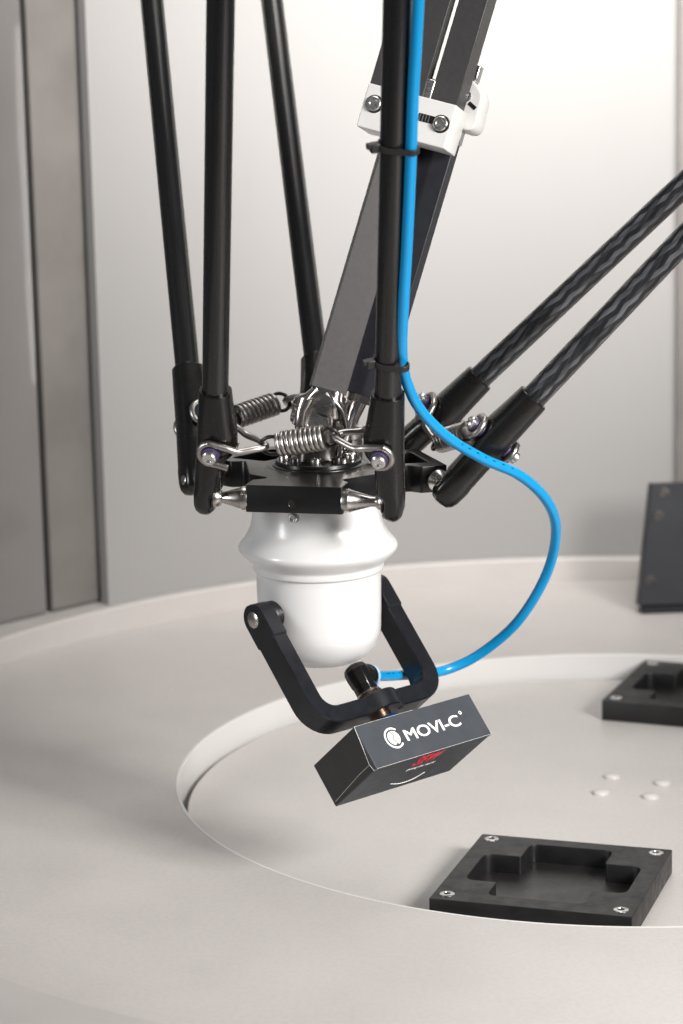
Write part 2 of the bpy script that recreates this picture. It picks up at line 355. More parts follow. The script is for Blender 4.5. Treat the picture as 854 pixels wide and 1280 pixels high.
# ================================================================== trays
XL = rounded([(-79, -79), (79, -79), (79, 79), (-79, 79)], 1.5, 3)
POCKET = rounded([(-64, -30), (-38, -30), (-38, -60), (38, -60), (38, -30), (64, -30), (64, 32), (34, 32), (34, 64), (-34, 64), (-34, 32), (-64, 32)],
                 [9, 3, 8, 8, 3, 9, 9, 3, 8, 8, 3, 9], 5)
def tray(cx, cy, ang, label):
    t = thing('nest_tray', (cx, cy, -25), label, 'tray', 'black nest trays screwed to the rotary disc')
    u = V(cos(ang), sin(ang), 0); v = V(-sin(ang), cos(ang), 0); c = V(cx, cy, 0); ZT = V(0, 0, -10)
    finish('tray_frame', plate_mesh([XL, POCKET], c + V(0, 0, -14.9), u, v, 19.8, 0.7), M['tray'], t, smooth=30)
    finish('tray_floor', plate_mesh([[(-72, -72), (72, -72), (72, 72), (-72, 72)]], c + V(0, 0, -22), u, v, 4, 0.3), M['trayfloor'], t, smooth=30)
    for a, b in ((-68, -66), (68, -66), (68, 68), (-68, 68)):
        p = c + u * a + v * b + ZT
        s = MB(); s.lathe([(5.9, 4.9), (5.9, 5.35), (5.2, 5.75), (2.9, 5.75), (2.6, 5.3)], p, (0, 0, 1), 24, caps=False)
        so = s.build('screw', M['zinc'], t)
        MB().lathe([(2.75, 5.3), (0.01, 5.25)], p, (0, 0, 1), 6, caps=False).build('socket', M['gap'], so)
tray(160.3, -32, R(-18.2), 'black square tray with cross shaped pocket in the foreground')
tray(350, 500, R(-22.0), 'blurred black tray farther back at the right edge of the disc')

# upright plate at the right, leaning back on a pale foot
b0 = WZ(797, 768, 0); lean = V(0.0, 0.17, 1).normalized()
t = thing('fixture_plate', (b0.x + 75, b0.y, 0), 'dark upright plate with screws standing behind the disc at right edge', 'plate')
uu = V(1, 0.06, 0).normalized(); nn = uu.cross(lean)
sl = W(813, 605, b0.y + 24)
hgt = (sl.z - 9) / lean.z
dx = (sl.x - b0.x)
poly = [(0, 0), (150, 0), (150, hgt), (dx, hgt)]
finish('plate_body', plate_mesh([rounded(poly, 1.5, 3)], b0 + V(0, 6, 9), uu, lean, 22, 0.8), M['upright'], t, smooth=30)
MB().box(b0 + V(75, 16, 4.6), (uu, (0, 1, 0), (0, 0, 1)), (142, 24, 8.8)).build('foot', M['upright'], t, bevel=1)
for a, b in ((dx + 13, hgt - 11), (dx + 6, hgt - 36), (13, 26), (100, hgt - 11), (100, 26)):
    p = b0 + V(0, 6, 9) + uu * a + lean * b + nn * 11
    MB().lathe([(6.2, 0.2), (5.2, 0.25), (4.9, 0.7), (3.0, 0.7), (2.6, 0.3), (0.01, 0.3)], p, nn, 20, caps=False).build('screw', M['castdark'], t)

# ================================================================== robot head: plate, studs, flange, white housing
PC = V(-13.0, 0, 307.7); YAW = R(-13.53); RB, SB = 79.4, 65.7
def nt_(k):
    a = -pi / 2 + YAW + k * 2 * pi / 3
    n = V(cos(a), sin(a), 0); return n, V(-n.y, n.x, 0)
head = thing('robot_head', (-17, 0, 160), 'robot wrist plate with glossy white bell shaped housing below it', 'robot head')
out = []; rad = []
for k in range(3):
    n, t_ = nt_(k)
    # local n, t -> plate polygon (counter-clockwise)
    for a, b, r in ((45, -47, 10), (58, -27, 6), (66, -39, 3), (87, -39, 1.0), (87, 35, 1.2), (66, 35, 3), (58, 27, 6)):
        q = n * a + t_ * b; out.append((q.x, q.y)); rad.append(r)
holes = []
for k in (1, 2):
    n, t_ = nt_(k)
    h = rounded([(46, -18), (78, -24), (78, 24), (46, 18)], 4, 4)
    holes.append([((n * a + t_ * b).x, (n * a + t_ * b).y) for a, b in h])
plate = finish('mounting_plate', plate_mesh([rounded(out, rad, 4)] + holes, PC + V(0, 0, 1.2), (1, 0, 0), (0, 1, 0), 20.6, 0.6), M['anod'], head, smooth=30)
n, t_ = nt_(0)
p = PC + n * 87.0 + t_ * (-3)
MB().lathe([(3.4, 0.3), (3.4, 0.55), (2.9, 0.6), (2.6, 0.3), (0.01, 0.2)], p + V(0, 0, -2), n, 20, caps=False).build('threaded_hole', M['castdark'], plate)
BALL = {}
for k in range(3):
    n, t_ = nt_(k)
    for sg in (-1, 1):
        e = PC + n * RB
        s = MB(); a = t_ * sg
        off = 38 if sg < 0 else 34
        s.lathe([(8.6, off), (9.0, off + 0.8), (9.0, off + 5), (8.4, off + 5.6), (4.6, off + 19), (4.0, off + 21.5), (3.8, SB - 5)], e, a, 28)
        st = s.build('ball_stud', M['steel'], head)
        c = e + a * SB; BALL[(k, sg)] = c
        s = MB(); s.lathe([(8.0 * sin(pi * j / 14), -8.0 * cos(pi * j / 14)) for j in range(15)], c, a, 28, caps=False)
        s.build('ball', M['steel'], st)
HC = V(-18.8, 0, 0)
prof = [(0, 296.5), (50, 296.5), (50.2, 286), (50.8, 278), (52.4, 271.5), (55, 266), (58.2, 261.4), (61.0, 258), (61.8, 256.2), (61.8, 254.6), (61.0, 252.6), (58.4, 249.6), (54.6, 246.2), (52.2, 244), (51.3, 242.8), (51.0, 241.6), (50.9, 238.6), (50.5, 237.5), (49.6, 236.9), (48.9, 236.6), (48.6, 235.8), (48.5, 230), (48.3, 205), (48.0, 193)]
for j in range(1, 11):
    a = pi / 2 * j / 10; prof.append((20 + 28 * cos(a), 192 - 29 * sin(a)))
prof += [(10, 162.9), (0, 162.9)]
mb = MB(); mb.lathe(prof, HC, (0, 0, 1), 96, caps=False)
housing = mb.build('housing', M['white'], head, smooth=50)
p = W(365, 648, -49)
d = (p - V(HC.x, 0, p.z)).normalized(); p = V(HC.x, 0, p.z) + d * 50.4
MB().lathe([(3.6, -0.5), (3.6, 1.2), (3.0, 1.9), (1.9, 2.0), (1.6, 1.0), (0.01, 1.0)], p, d, 20, caps=False).build('screw', M['zinc'], housing)
FC = V(-17, 2, 318)
fl = MB().lathe([(41, -0.2), (41, 1.0), (40, 1.4), (38.5, 1.4), (38.0, 0.7), (36.2, 0.7), (35.8, 1.8), (33.5, 2.6), (33, 5.0), (32, 5.6), (0, 5.6)], FC, (0, 0, 1), 72, caps=False).build('flange', M['anod'], head, smooth=30)
for j in range(10):
    a = 2 * pi * j / 10 + 0.25
    c = FC + V(cos(a), sin(a), 0) * 27 + V(0, 0, 5.4)
    MB().lathe([(4.0, 0), (4.0, 4.6), (3.5, 5.2), (2.1, 5.2), (1.9, 3.0), (0.01, 3.0)], c, (0, 0, 1), 18, caps=False).build('cap_screw', M['steel'] if j % 2 else M['castdark'], fl)

# ================================================================== connecting rods with their end fittings
def ss(i0, i1, dh, e=0.62, n=28):
    """superellipse section as (i, d) offsets"""
    c, h = (i0 + i1) / 2, (i1 - i0) / 2; o = []
    for k in range(n):
        a = 2 * pi * k / n; x, y = cos(a), sin(a)
        o.append((c + h * math.copysign(abs(x) ** e, x), dh * math.copysign(abs(y) ** e, y)))
    return o
SECT = [(-13.2, -8, -4, 3.5), (-11.8, -11.6, -0.4, 7.6), (-8.5, -13.6, 1.8, 10.2), (-4, -14.4, 1.4, 11.2), (4, -14.6, 1.2, 11.5), (8.0, -14.5, 2.4, 11.6), (11, -14.3, 7, 11.5), (30, -13.6, 8, 11.3), (36, -13.2, 9.4, 11.6), (42, -13, 14.6, 12.3), (48, -12.8, 17, 12.9), (60, -12.5, 16.6, 12.9), (72, -12.3, 14.4, 12.4), (91, -12, 12.2, 12.0), (93.4, -11.8, 12, 11.8), (94, -11.2, 11.4, 11.2), (94, -9.8, 9.8, 9.8)]
BALL[(2, -1)] = WZ(411, 577, 307.7); BALL[(2, 1)] = WZ(248, 598, 307.7)
RODS = {}
def rod(key, top, tmat, label):
    b = BALL[key]; o = BALL[(key[0], -key[1])]
    w = (top - b).normalized(); i = (o - b); i = (i - w * i.dot(w)).normalized(); d = w.cross(i)
    nrm = nt_(key[0])[0]
    if d.dot(nrm) < 0: d = -d                       # d looks outwards
    t = thing('connecting_rod', b, label, 'rod', 'parallel rods of the delta robot')
    L = (top - b).length
    mb = MB(); N = 24
    mb.tube([b + w * (80 + (L - 80) * k / 12) for k in range(13)], 9.7, 32); mb.build('tube', tmat, t)
    mb = MB(); mb.rings([[b + w * s_ + i * x + d * y for x, y in ss(i0, i1, dh, 0.8 if s_ > 85 else 0.72)] for s_, i0, i1, dh in SECT])
    f = mb.build('end_fitting', M['fitting'], t, smooth=35)
    MB().lathe([(8.2, -2), (9.4, -0.6), (9.0, 0.4), (8.1, 0.2)], b + i * 1.2, i, 28, caps=False).build('socket_ring', M['castdark'], f)
    MB().lathe([(2.6, 0), (2.3, 0.25), (0.01, 0.3)], b - i * 13.75, -i, 14, caps=False).build('pin_hole', M['gap'], f)
    SB_ = 49.0; IB = 1.5
    for sg in (-1, 1):
        c = b + w * SB_ + i * IB + d * sg * 11.5
        bo = MB().lathe([(5.2, 8.4), (5.4, 9.0), (5.4, 12.2), (4.4, 13.2), (2.7, 13.3), (2.4, 11.6), (0.01, 11.6)], c, d * sg, 24, caps=False).build('bolt', M['zinc'], t)
        MB().lathe([(6.6, 0), (6.6, 3.2), (6.0, 3.4), (6.0, 7.6), (6.6, 8.0), (6.6, 8.6), (5.0, 8.6)], c, d * sg, 28, caps=False).build('bushing', M['purple'], bo)
    # wire bail: curl round the front bolt, across to the hook point, back round the rear bolt
    def arc(sg, ph0, ph1, n):
        return [b + w * SB_ + i * IB + d * sg * 16.6 + (i * cos(a) + w * sin(a)) * 8.4 for a in (ph0 + (ph1 - ph0) * k / n for k in range(n + 1))]
    C0 = b + w * SB_ + i * IB; KI = 0.8 if key[0] == 2 else 1.0; DW = -10.0 if key[0] == 1 else 3.0
    front = [C0 + d * 16.6 + i * 13 - w * 10.2] + [C0 + d * 16.6 + i * 5 - w * 8.6] + arc(1, R(-105), R(-265), 12)
    mid = [C0 + d * 15.0 + i * 12 + w * 5.5, C0 + d * 12.0 + i * 20 * KI + w * DW * 0.8, C0 + d * 7 + i * 30 * KI + w * DW, C0 + d * 3.4 + i * 35 * KI + w * DW]
    tip = [C0 + i * 37.5 * KI + w * DW]
    mir = lambda P: [C0 + (q - C0) - d * 2 * (q - C0).dot(d) for q in P]
    path = front + mid + tip + list(reversed(mir(mid))) + list(reversed(mir(front)))
    MB().tube(bez(path, 5), 2.6, 12).build('wire_bail', M['wire'], t)
    RODS[key] = (C0 + i * 37.5 * KI + w * DW, i, w, d)
    return t
def ext(key, px, py, Y, k=1.25):
    b = BALL[key]; return b + (W(px, py, Y) - b) * k
rod((0, -1), ext((0, -1), 276, 0, -62 - 150), M['tube'], 'front left black rod, near vertical, its ball joint showing at the bottom')
rod((0, 1), ext((0, 1), 497, 0, -93 - 150), M['tube'], 'black rod with the blue air hose tied along it')
rod((2, 1), ext((2, 1), 190, 0, 7 + 230), M['tube'], 'leftmost black rod leaning left behind the front left rod')
rod((2, -1), ext((2, -1), 340, 0, 102 + 230), M['tube'], 'black rod at the back between front left rod and centre shaft')
rod((1, -1), ext((1, -1), 854, 300, -60), M['braid'], 'near braided carbon rod running to the right, lower of the two')
rod((1, 1), ext((1, 1), 854, 232, 62), M['braid'], 'far braided carbon rod running to the right, upper of the two')

# springs between the bails
LAB = {0: 'bright coil spring between the two front rods', 2: 'coil spring behind, between leftmost and back rods', 1: 'coil spring between the two braided rods at right'}
for k in (0, 2, 1):
    A, B = RODS[(k, -1)][0], RODS[(k, 1)][0]
    w = (RODS[(k, -1)][2] + RODS[(k, 1)][2]).normalized(); ax = (B - A); L = ax.length; ax.normalize()
    w = (w - ax * w.dot(ax)).normalized(); d = ax.cross(w)
    t = thing('tension_spring', A + ax * L / 2, LAB[k], 'spring', 'tension springs tying the rod pairs')
    c0, c1, turns, rr = 11.0, L - 7.0, 9.5, 8.2
    N = 24; pts = []
    n_ = int(turns * N)
    for j in range(n_ + 1):
        f = j / n_; a = 2 * pi * turns * f
        pts.append(A + ax * (c0 + (c1 - c0) * f) + (w * cos(a) + d * sin(a)) * rr)
    MB().tube(pts, 1.55, 10).build('coil', M['wire'], t)
    for s_, e0 in ((1, A), (-1, B)):
        # an eye: a ring in the plane of ax and w, threaded on the bail
        cc = e0 + ax * s_ * (5.5 if s_ > 0 else 3.0); rx = 9.0 if s_ > 0 else 6.5
        ring = [cc + ax * cos(a) * rx + w * sin(a) * 7.6 + d * (0.8 * sin(a / 2)) for a in (2 * pi * j / 28 for j in range(28))]
        MB().tube(ring, 1.5, 10, closed=True).build('eye', M['castdark'], t)

# ================================================================== telescopic centre shaft
S0 = W(405.5, 487, -8); S1 = W(549, 0, 40)
w = (S1 - S0).normalized(); YA = R(-17)
u = V(cos(YA), sin(YA), 0); u = (u - w * u.dot(w)).normalized(); v = w.cross(u)        # u to the right, v away from the camera
if v.y < 0: v = -v
shaft = thing('telescopic_shaft', S0 - V(0, 0, 50), 'grey telescopic centre shaft with universal joint and white clamps', 'shaft')
def bar(name, u0, u1, v0, v1, s0, s1, m, bev=0.6):
    return MB().box(S0 + u * (u0 + u1) / 2 + v * (v0 + v1) / 2 + w * (s0 + s1) / 2, (u, v, w), (u1 - u0, v1 - v0, s1 - s0)).build(name, m, shaft, bevel=bev)
ub = (u * cos(R(26)) + v * sin(R(26))).normalized(); vb = w.cross(ub)
MB().box(S0 + u * 0.5 + v * 7 + w * 125, (ub, vb, w), (28, 12, 250)).build('lower_bar', M['bar'], shaft, bevel=0.6)
bar('lower_bar', 11, 39, 17.5, 33, 4, 260, M['bardark'])
SV = 198
bar('upper_bar', -29, 14, -16, -3.5, SV + 22, 420, M['bar'])
bar('upper_bar', 19, 41, -13, 10, SV + 18, 420, M['bar'])
def clamp(u0, u1, v0, v1, s0, s1, rr, bolts, name='clamp_block'):
    poly = rounded([(u0, s0), (u1, s0), (u1, s1), (u0, s1)], rr, 5)
    o = finish(name, plate_mesh([poly], S0 + v * (v0 + v1) / 2, u, w, v1 - v0, 1.0), M['clamp'], shaft, smooth=30)
    for a, b in bolts:
        p = S0 + u * a + w * b + v * v0
        MB().lathe([(7.0, 0.2), (7.0, -0.2), (6.8, -0.4), (5.8, -0.5)], p, v, 24, caps=False).build('counterbore', M['castdark'], o)
        bo = MB().lathe([(5.7, 0.3), (5.7, -2.2), (5.0, -2.9), (3.2, -2.9), (2.8, -1.4), (0.01, -1.4)], p, v, 20, caps=False).build('bolt', M['zinc'], o)
    return o
CAMP = V(0, -DIST, CAMZ)
def on_plane(px, py, org, nrm):
    d = W(px, py, 0) - CAMP; return CAMP + d * ((org - CAMP).dot(nrm) / d.dot(nrm))
def SH(px, py, v0):
    p = on_plane(px, py, S0 + v * v0, v) - S0; return (p.dot(u), p.dot(w))
VF = -22.0
bl, br, tr_, tl = SH(446, 157, VF), SH(557, 187, VF), SH(569, 131, VF), SH(460, 103, VF)
u0, u1 = (bl[0] + tl[0]) / 2, (br[0] + tr_[0]) / 2; s0, s1 = (bl[1] + br[1]) / 2, (tl[1] + tr_[1]) / 2
cb = clamp(u0, u1, VF, 12, s0, s1, 1.2, [SH(468, 130, VF), SH(551, 155, VF)])
a, b = SH(536, 149, VF)
MB().box(S0 + u * (a - 2) + w * b + v * (VF - 0.1), (u, v, w), (13, 0.8, 6)).build('slot', M['castdark'], cb, bevel=0.3)
for k in range(4):
    MB().box(S0 + u * (a - 7 + k * 2.4) + w * b + v * (VF - 0.5), (u, v, w), (0.9, 0.6, 5)).build('thread', M['zinc'], cb)
a, b = SH(533, 111, -14)
MB().box(S0 + u * a + w * b + v * (-10), (u, v, w), (11, 9, 16)).build('spacer', M['zinc'], shaft, bevel=1)
g = [SH(566, 158, 14), SH(592, 166, 14), SH(604, 118, 14), SH(586, 92, 14)]
finish('clamp_block', plate_mesh([rounded(g, [5, 9, 11, 8], 6)], S0 + v * 27, u, w, 26, 1.4), M['clamp'], shaft, smooth=30)
for px, py, ww, hh in ((592, 90, 8, 13), (570, 168, 8, 14)):
    a, b = SH(px, py, 18)
    MB().box(S0 + u * a + w * b + v * 24, (u, v, w), (ww, 10, hh)).build('spacer', M['zinc'], shaft, bevel=1)
a, b = SH(582, 120, 13)
MB().lathe([(4.6, 0.6), (4.6, -0.6), (3.6, -1), (2.0, -1), (1.8, -0.2), (0.01, -0.2)], S0 + u * a + w * b + v * 14, v, 18, caps=False).build('bolt', M['zinc'], shaft)
a, b = SH(590, 132, 13)
MB().box(S0 + u * a + w * b + v * 13.9, (u + w * -0.5, v, w + u * 0.5), (7, 0.6, 3.0)).build('slot', M['castdark'], shaft)

# universal joint below the bars
JC = W(402, 545, 2)
def loft(name, secs, m, par, n=24, e=0.7, smooth=50):
    """secs: (centre, axis_a, half_a, axis_b, half_b)"""
    mb = MB(); rings = []
    for c, a, ha, b, hb in secs:
        r = []
        for k in range(n):
            t = 2 * pi * k / n; x, y = cos(t), sin(t)
            r.append(c + a * ha * math.copysign(abs(x) ** e, x) + b * hb * math.copysign(abs(y) ** e, y))
        rings.append(r)
    mb.rings(rings); return mb.build(name, m, par, smooth=smooth)
X, Yv, Z = V(1, 0, 0), V(0, 1, 0), V(0, 0, 1)
q0 = S0 + u * 1 + v * 7
yk = loft('fork_yoke', [(q0 + w * 1, u, 12.5, v, 8.5), (q0 - w * 2, u, 13, v, 9), (q0 - w * 7 - u * 1, u, 15.5, v, 12), (W(399, 506, 2), u, 20, v, 15), (W(398, 516, 2), u, 21, v, 15), (W(398, 523, 2), u, 18, v, 13)], M['cast'], shaft)
for px, ha, Y in ((379, 5.2, -8), (421, 6.0, 4)):
    loft('yoke_arm', [(W(px + (8 if px < 400 else -4), 500, Y), u, ha + 2, v, 12), (W(px + 2, 515, Y), u, ha, v, 12), (W(px, 530, Y), u, ha, v, 12.5), (W(px, 545, Y), u, ha, v, 10), (W(px, 552, Y), u, ha * .8, v, 6)], M['cast'], shaft)
q1 = S0 + u * 25 + v * 25
loft('rear_yoke', [(q1 + w * 6, u, 13, v, 7), (q1 - w * 2, u, 13, v, 8), (W(444, 500, 28), u, 9.5, v, 9), (W(437, 522, 26), u, 7, v, 9), (W(428, 545, 22), u, 10, v, 9), (W(424, 560, 20), u, 9, v, 9)], M['cast'], shaft)
ridge = [q0 - w * 1 + u * 3 - v * 8.5, W(417, 500, -13), W(428, 515, -12), W(433, 535, -10)]
MB().tube(bez(ridge, 6), [2.2] * 19, 10).build('casting_rib', M['cast'], shaft)
MB().tube(bez([q0 - w * 1 - u * 7 - v * 8.5, W(384, 499, -12), W(375, 512, -14), W(368, 530, -12)], 6), [2.0] * 19, 10).build('casting_rib', M['cast'], shaft)
cr = W(400, 528, -4)
MB().lathe([(11.5, 9), (11.5, 10.5), (10.5, 11.5), (8.5, 11.5), (8.0, 10.3), (0.01, 10.3)], cr, (-0.15, -1, 0.25), 36, caps=False).build('bearing_cap', M['steel'], shaft)
MB().lathe([(7, -22), (7, 22)], cr + V(0, 6, 0), u, 24).build('joint_cross', M['steel'], shaft)
lo = W(396, 585, 0)
loft('lower_yoke', [(lo + V(0, 0, -1), X, 19, Yv, 16), (lo + V(0, 0, 6), X, 16, Yv, 13), (lo + V(0, 0, 14), X, 14.5, Yv, 11), (lo + V(0, 0, 28), X, 14.5, Yv, 11), (lo + V(0, 0, 40), X, 12.5, Yv, 9)], M['castdark'], shaft)
for px, Y in ((422, 4), (374, 6)):
    loft('lower_fork_arm', [(W(px, 588, Y), X, 3.6, Yv, 8), (W(px + 2, 575, Y), X, 3.2, Yv, 9), (W(px + 4, 556, Y), X, 3.4, Yv, 9), (W(px + 3, 540, Y), X, 3.2, Yv, 7)], M['cast'], shaft)
hb = W(437, 583, 26)
MB().lathe([(13, -6), (13, 2), (11.5, 4), (10.5, 6), (10.5, 22), (12, 23), (12, 30), (10, 32), (0.01, 32)], hb, Z, 36, caps=False).build('side_hub', M['steel'], shaft)

# ================================================================== pivoting gripper fork
AL, PH = R(43.0), R(40.9)
fa = V(cos(AL), sin(AL), 0); pe = V(sin(AL), -cos(AL), 0); fd = pe * sin(PH) - Z * cos(PH); fq = pe * cos(PH) + Z * sin(PH)
pv = W(314, 775, -46.5)
FO = V(HC.x, 0, pv.z)                       # where the pivot axis crosses the housing axis
BO = V(6.17, -40, 120.2); BL, BD, BQ = 127.3, 37.7, 62.9           # box corner and size
box_top = (BO - FO).dot(fd); box_a = (BO - FO).dot(fa); box_q = (BO - FO).dot(fq)
print('fork: box top at d=%.1f, a from %.1f to %.1f, q from %.1f to %.1f' % (box_top, box_a, box_a + BL, box_q - BQ, box_q), 'pivot', tuple(FO))
fork = thing('gripper_fork', FO, 'black U shaped gripper fork pivoted on the white housing', 'gripper')
# sweep of a rectangular section along the U centre line (a, d)
TH, WH = 14.5, 10.5
DB = 95.0                                    # centre of the cross bar along d
AC = 61.2                                    # centre of each arm along a
cl = []; RC = 19.0
for k in range(9):                           # rounded end about the pivot
    x = -12 * cos(pi / 2 * k / 8); cl.append((-AC, x, max(0.6, math.sqrt(max(0, 144 - x * x)))))
cl += [(-AC, 12, 12), (-AC, 20, 12), (-AC, 21.5, WH), (-AC, 45, WH), (-AC, DB - RC, WH)]
for k in range(1, 9):
    t = pi / 2 * k / 8; cl.append((-AC + RC - RC * cos(t), DB - RC + RC * sin(t), WH))
for k in range(17):
    x = -24 + 48 * k / 16; cl.append((x, DB, max(WH, math.sqrt(max(0, 19.5 ** 2 - x * x)) if abs(x) < 17 else WH)))
half = [c for c in cl if c[0] < -24.5]
cl = half + [c for c in cl if c[0] >= -24.5] + [(-a, d_, h) for a, d_, h in reversed(half)]
mb = MB(); rings = []
for i_, (a, d_, h) in enumerate(cl):
    p0 = cl[max(i_ - 1, 0)]; p1 = cl[min(i_ + 1, len(cl) - 1)]
    tv = fa * (p1[0] - p0[0]) + fd * (p1[1] - p0[1]); tv.normalize(); nv = tv.cross(fq)
    c = FO + fa * a + fd * d_; hh = TH / 2; ch = min(0.9, h * 0.5)
    rings.append([c + nv * x + fq * y for x, y in ((hh - .9, -h), (hh, -h + ch), (hh, h - ch), (hh - .9, h), (-hh + .9, h), (-hh, h - ch), (-hh, -h + ch), (-hh + .9, -h))])
mb.rings(rings); fb = mb.build('fork_body', M['forkm'], fork, smooth=33)
for sg in (-1, 1):
    MB().lathe([(6.4, AC + TH / 2 - .3), (6.4, AC + TH / 2 + 0.5), (5.9, AC + TH / 2 + 0.9), (0.01, AC + TH / 2 + 0.9)], FO, fa * sg, 28, caps=False).build('pivot_pin', M['steel'], fork)
    MB().lathe([(11.5, 46), (11.5, 52.2), (10.8, 54.2)], FO, fa * sg, 36, caps=False).build('pivot_boss', M['forkm'], fork)
for a_ in (-5.5, 8):
    MB().lathe([(2.2, 0.0), (2.2, 0.25), (0.01, 0.2)], FO + fa * (a_ + 9) + fq * 6 + fd * (DB + TH / 2), fd, 16, caps=False).build('screw_hole', M['gap'], fb)
# vacuum cup below the bar, push-in elbow above it
kbox = (FO - CAMP).dot(fq) / ((BO - CAMP).dot(fq) - BQ / 2)
BO = CAMP + (BO - CAMP) * kbox; BL, BD, BQ = BL * kbox, BD * kbox, BQ * kbox
box_top = (BO - FO).dot(fd); print('box scale %.3f top %.1f a0 %.1f a1 %.1f' % (kbox, box_top, (BO - FO).dot(fa), (BO - FO).dot(fa) + BL))
bb = DB + TH / 2
MB().lathe([(8.2, bb - 0.2), (8.2, bb + 5), (6.5, bb + 6.2), (6.5, bb + 10), (9, bb + 12), (9, box_top - 9)], FO, fd, 30, caps=False).build('cup_stem', M['brass'], fork)
MB().lathe([(8.5, box_top - 9.4), (12.5, box_top - 8), (10.5, box_top - 6), (14.5, box_top - 3), (12.8, box_top - 1.8), (16.5, box_top - 0.15), (0.01, box_top - 0.1)], FO, fd, 36, caps=False).build('vacuum_cup', M['hosemark'], fork)
tb = DB - TH / 2
nut = MB().lathe([(11.0, tb + .2), (11.0, tb - 4.2), (10.2, tb - 4.8), (7.5, tb - 4.9)], FO, fd, 6, caps=False).build('hex_nut', M['brass'], fork, smooth=20)
MB().lathe([(9.6, tb - 4.8), (9.6, tb - 6.2), (7.8, tb - 6.4)], FO, fd, 30, caps=False).build('collar', M['steel'], nut)
ec = FO + fd * (tb - 21)
hd = (fa * 0.94 - fq * 0.31 + fd * 0.02).normalized()
MB().lathe([(8.6, -15.0), (9.3, -14.4), (9.3, -8), (9.8, -7), (10.4, 0), (10.2, 5), (8.6, 8.6), (4.6, 10.4), (0.01, 10.8)], ec, -fd, 10, caps=False).build('elbow_body', M['fitting'], fork, smooth=20, bevel=0.5)
el = MB().lathe([(8.6, -2), (9.0, 3), (9.9, 4.5), (10.2, 9), (9.8, 12.6), (8.6, 14)], ec, hd, 32, caps=False).build('elbow_branch', M['fitting'], fork)
MB().lathe([(8.0, 13.8), (9.4, 14.4), (9.4, 16.4), (8.2, 17.2), (4.2, 17.0)], ec, hd, 32, caps=False).build('release_ring', M['ring'], el)

# ================================================================== product box held by the cup
bx = thing('product_box', BO + fa * BL / 2 + fd * BD - fq * BQ / 2, 'dark slate carton with white MOVI-C print held tilted by the gripper', 'box')
cen = BO + fa * BL / 2 + fd * BD / 2 - fq * BQ / 2
MB().box(cen, (fa, fd, fq), (BL, BD, BQ)).build('carton', M['box'], bx, bevel=0.5, segs=2)
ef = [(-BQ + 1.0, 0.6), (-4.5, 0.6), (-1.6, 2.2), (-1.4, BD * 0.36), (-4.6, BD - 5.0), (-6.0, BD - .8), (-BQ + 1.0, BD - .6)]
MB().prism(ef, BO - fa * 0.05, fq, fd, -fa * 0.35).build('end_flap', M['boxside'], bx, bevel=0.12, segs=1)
def line(name, pts, r, m, par): MB().tube(pts, r, 6).build(name, m, par)
P_ = lambda a, d_, q: BO + fa * a + fd * d_ + fq * q
line('worn_edge', [P_(0.1, 0.2, 0), P_(-0.1, 3.5, -0.4), P_(-0.25, BD * 0.36, -1.6), P_(-0.3, BD - 6.0, -4.8), P_(0, BD - .4, -3.6), P_(1.0, BD - 0.05, -0.2)], 0.28, M['edge'], bx)
line('worn_edge', [P_(-0.35, BD - 6, -5.0), P_(-0.4, BD - 5.8, -20), P_(-0.4, BD - 4.5, -38), P_(-0.4, BD - 3, -BQ + 3)], 0.16, M['edge'], bx)
line('worn_edge', [P_(1, BD, 0.02), P_(BL * .3, BD, 0.02), P_(BL * .6, BD, 0.02), P_(BL - 1, BD, 0.02)], 0.14, M['edge'], bx)
line('worn_edge', [P_(0, 0.05, 0.02), P_(BL * .25, 0, 0.02), P_(BL * .5, 0, 0.02)], 0.12, M['edge'], bx)
line('worn_edge', [P_(BL - .05, BD - 2, 0), P_(BL + .05, BD, -0.2), P_(BL, BD + .05, -4)], 0.25, M['edge'], bx)
def on_face(px, py):
    p = on_plane(px, py, BO, fq) - BO; return p.dot(fa), p.dot(fd)
def on_bottom(px, py):
    p = on_plane(px, py, BO + fd * BD, fd) - BO; return p.dot(fa), p.dot(fq)
for (x0, y0), (x1, y1) in (((465, 906), (488, 956)), ((575, 873), (598, 921))):
    a = (on_face(x0, y0)[0] + on_face(x1, y1)[0]) / 2
    for k in range(9):
        line('crease', [P_(a, BD * (k + .12) / 9, 0.02), P_(a, BD * (k + .85) / 9, 0.02)], 0.13, M['crease'], bx)
def fit_text(name, txt, a, b, height, width, org, u_, v_, m, par, fat=0.0, **k):
    me = text_mesh(txt, 10, (0, 0, 0), (1, 0, 0), (0, 1, 0), **k)
    if fat:                                  # heavier strokes: a few shifted copies, each a hair higher
        bm = bmesh.new()
        for c_, (x_, y_) in enumerate(((0, 0), (fat, 0), (-fat, 0), (0, fat * .8), (0, -fat * .8), (fat * .7, fat * .6), (-fat * .7, -fat * .6), (fat * .7, -fat * .6), (-fat * .7, fat * .6))):
            m2 = me.copy(); m2.transform(Matrix.Translation((x_, y_, 0.012 * c_))); bm.from_mesh(m2); bpy.data.meshes.remove(m2)
        bm.to_mesh(me); bm.free()
    xs = [q.co.x for q in me.vertices]; ys = [q.co.y for q in me.vertices]; x0, x1, y0, y1 = min(xs), max(xs), min(ys), max(ys)
    nn_ = Vector(u_).cross(Vector(v_))
    for q in me.vertices:
        q.co = org + u_ * (a + (q.co.x - x0) / (x1 - x0) * width) + v_ * (b + (q.co.y - y0) / (y1 - y0) * height) + nn_ * (q.co.z)
    return finish(name, me, m, par, smooth=0)
ml, mr = on_face(511, 928), on_face(577, 905)
a0 = ml[0]; wid = mr[0] - ml[0]
fit_text('lettering', 'MOVI-C', a0, -(ml[1] + mr[1]) / 2, 9.6, wid, BO + fq * 0.03, fa, -fd, M['print'], bx, thick=0.06, fat=0.16, space=0.98)
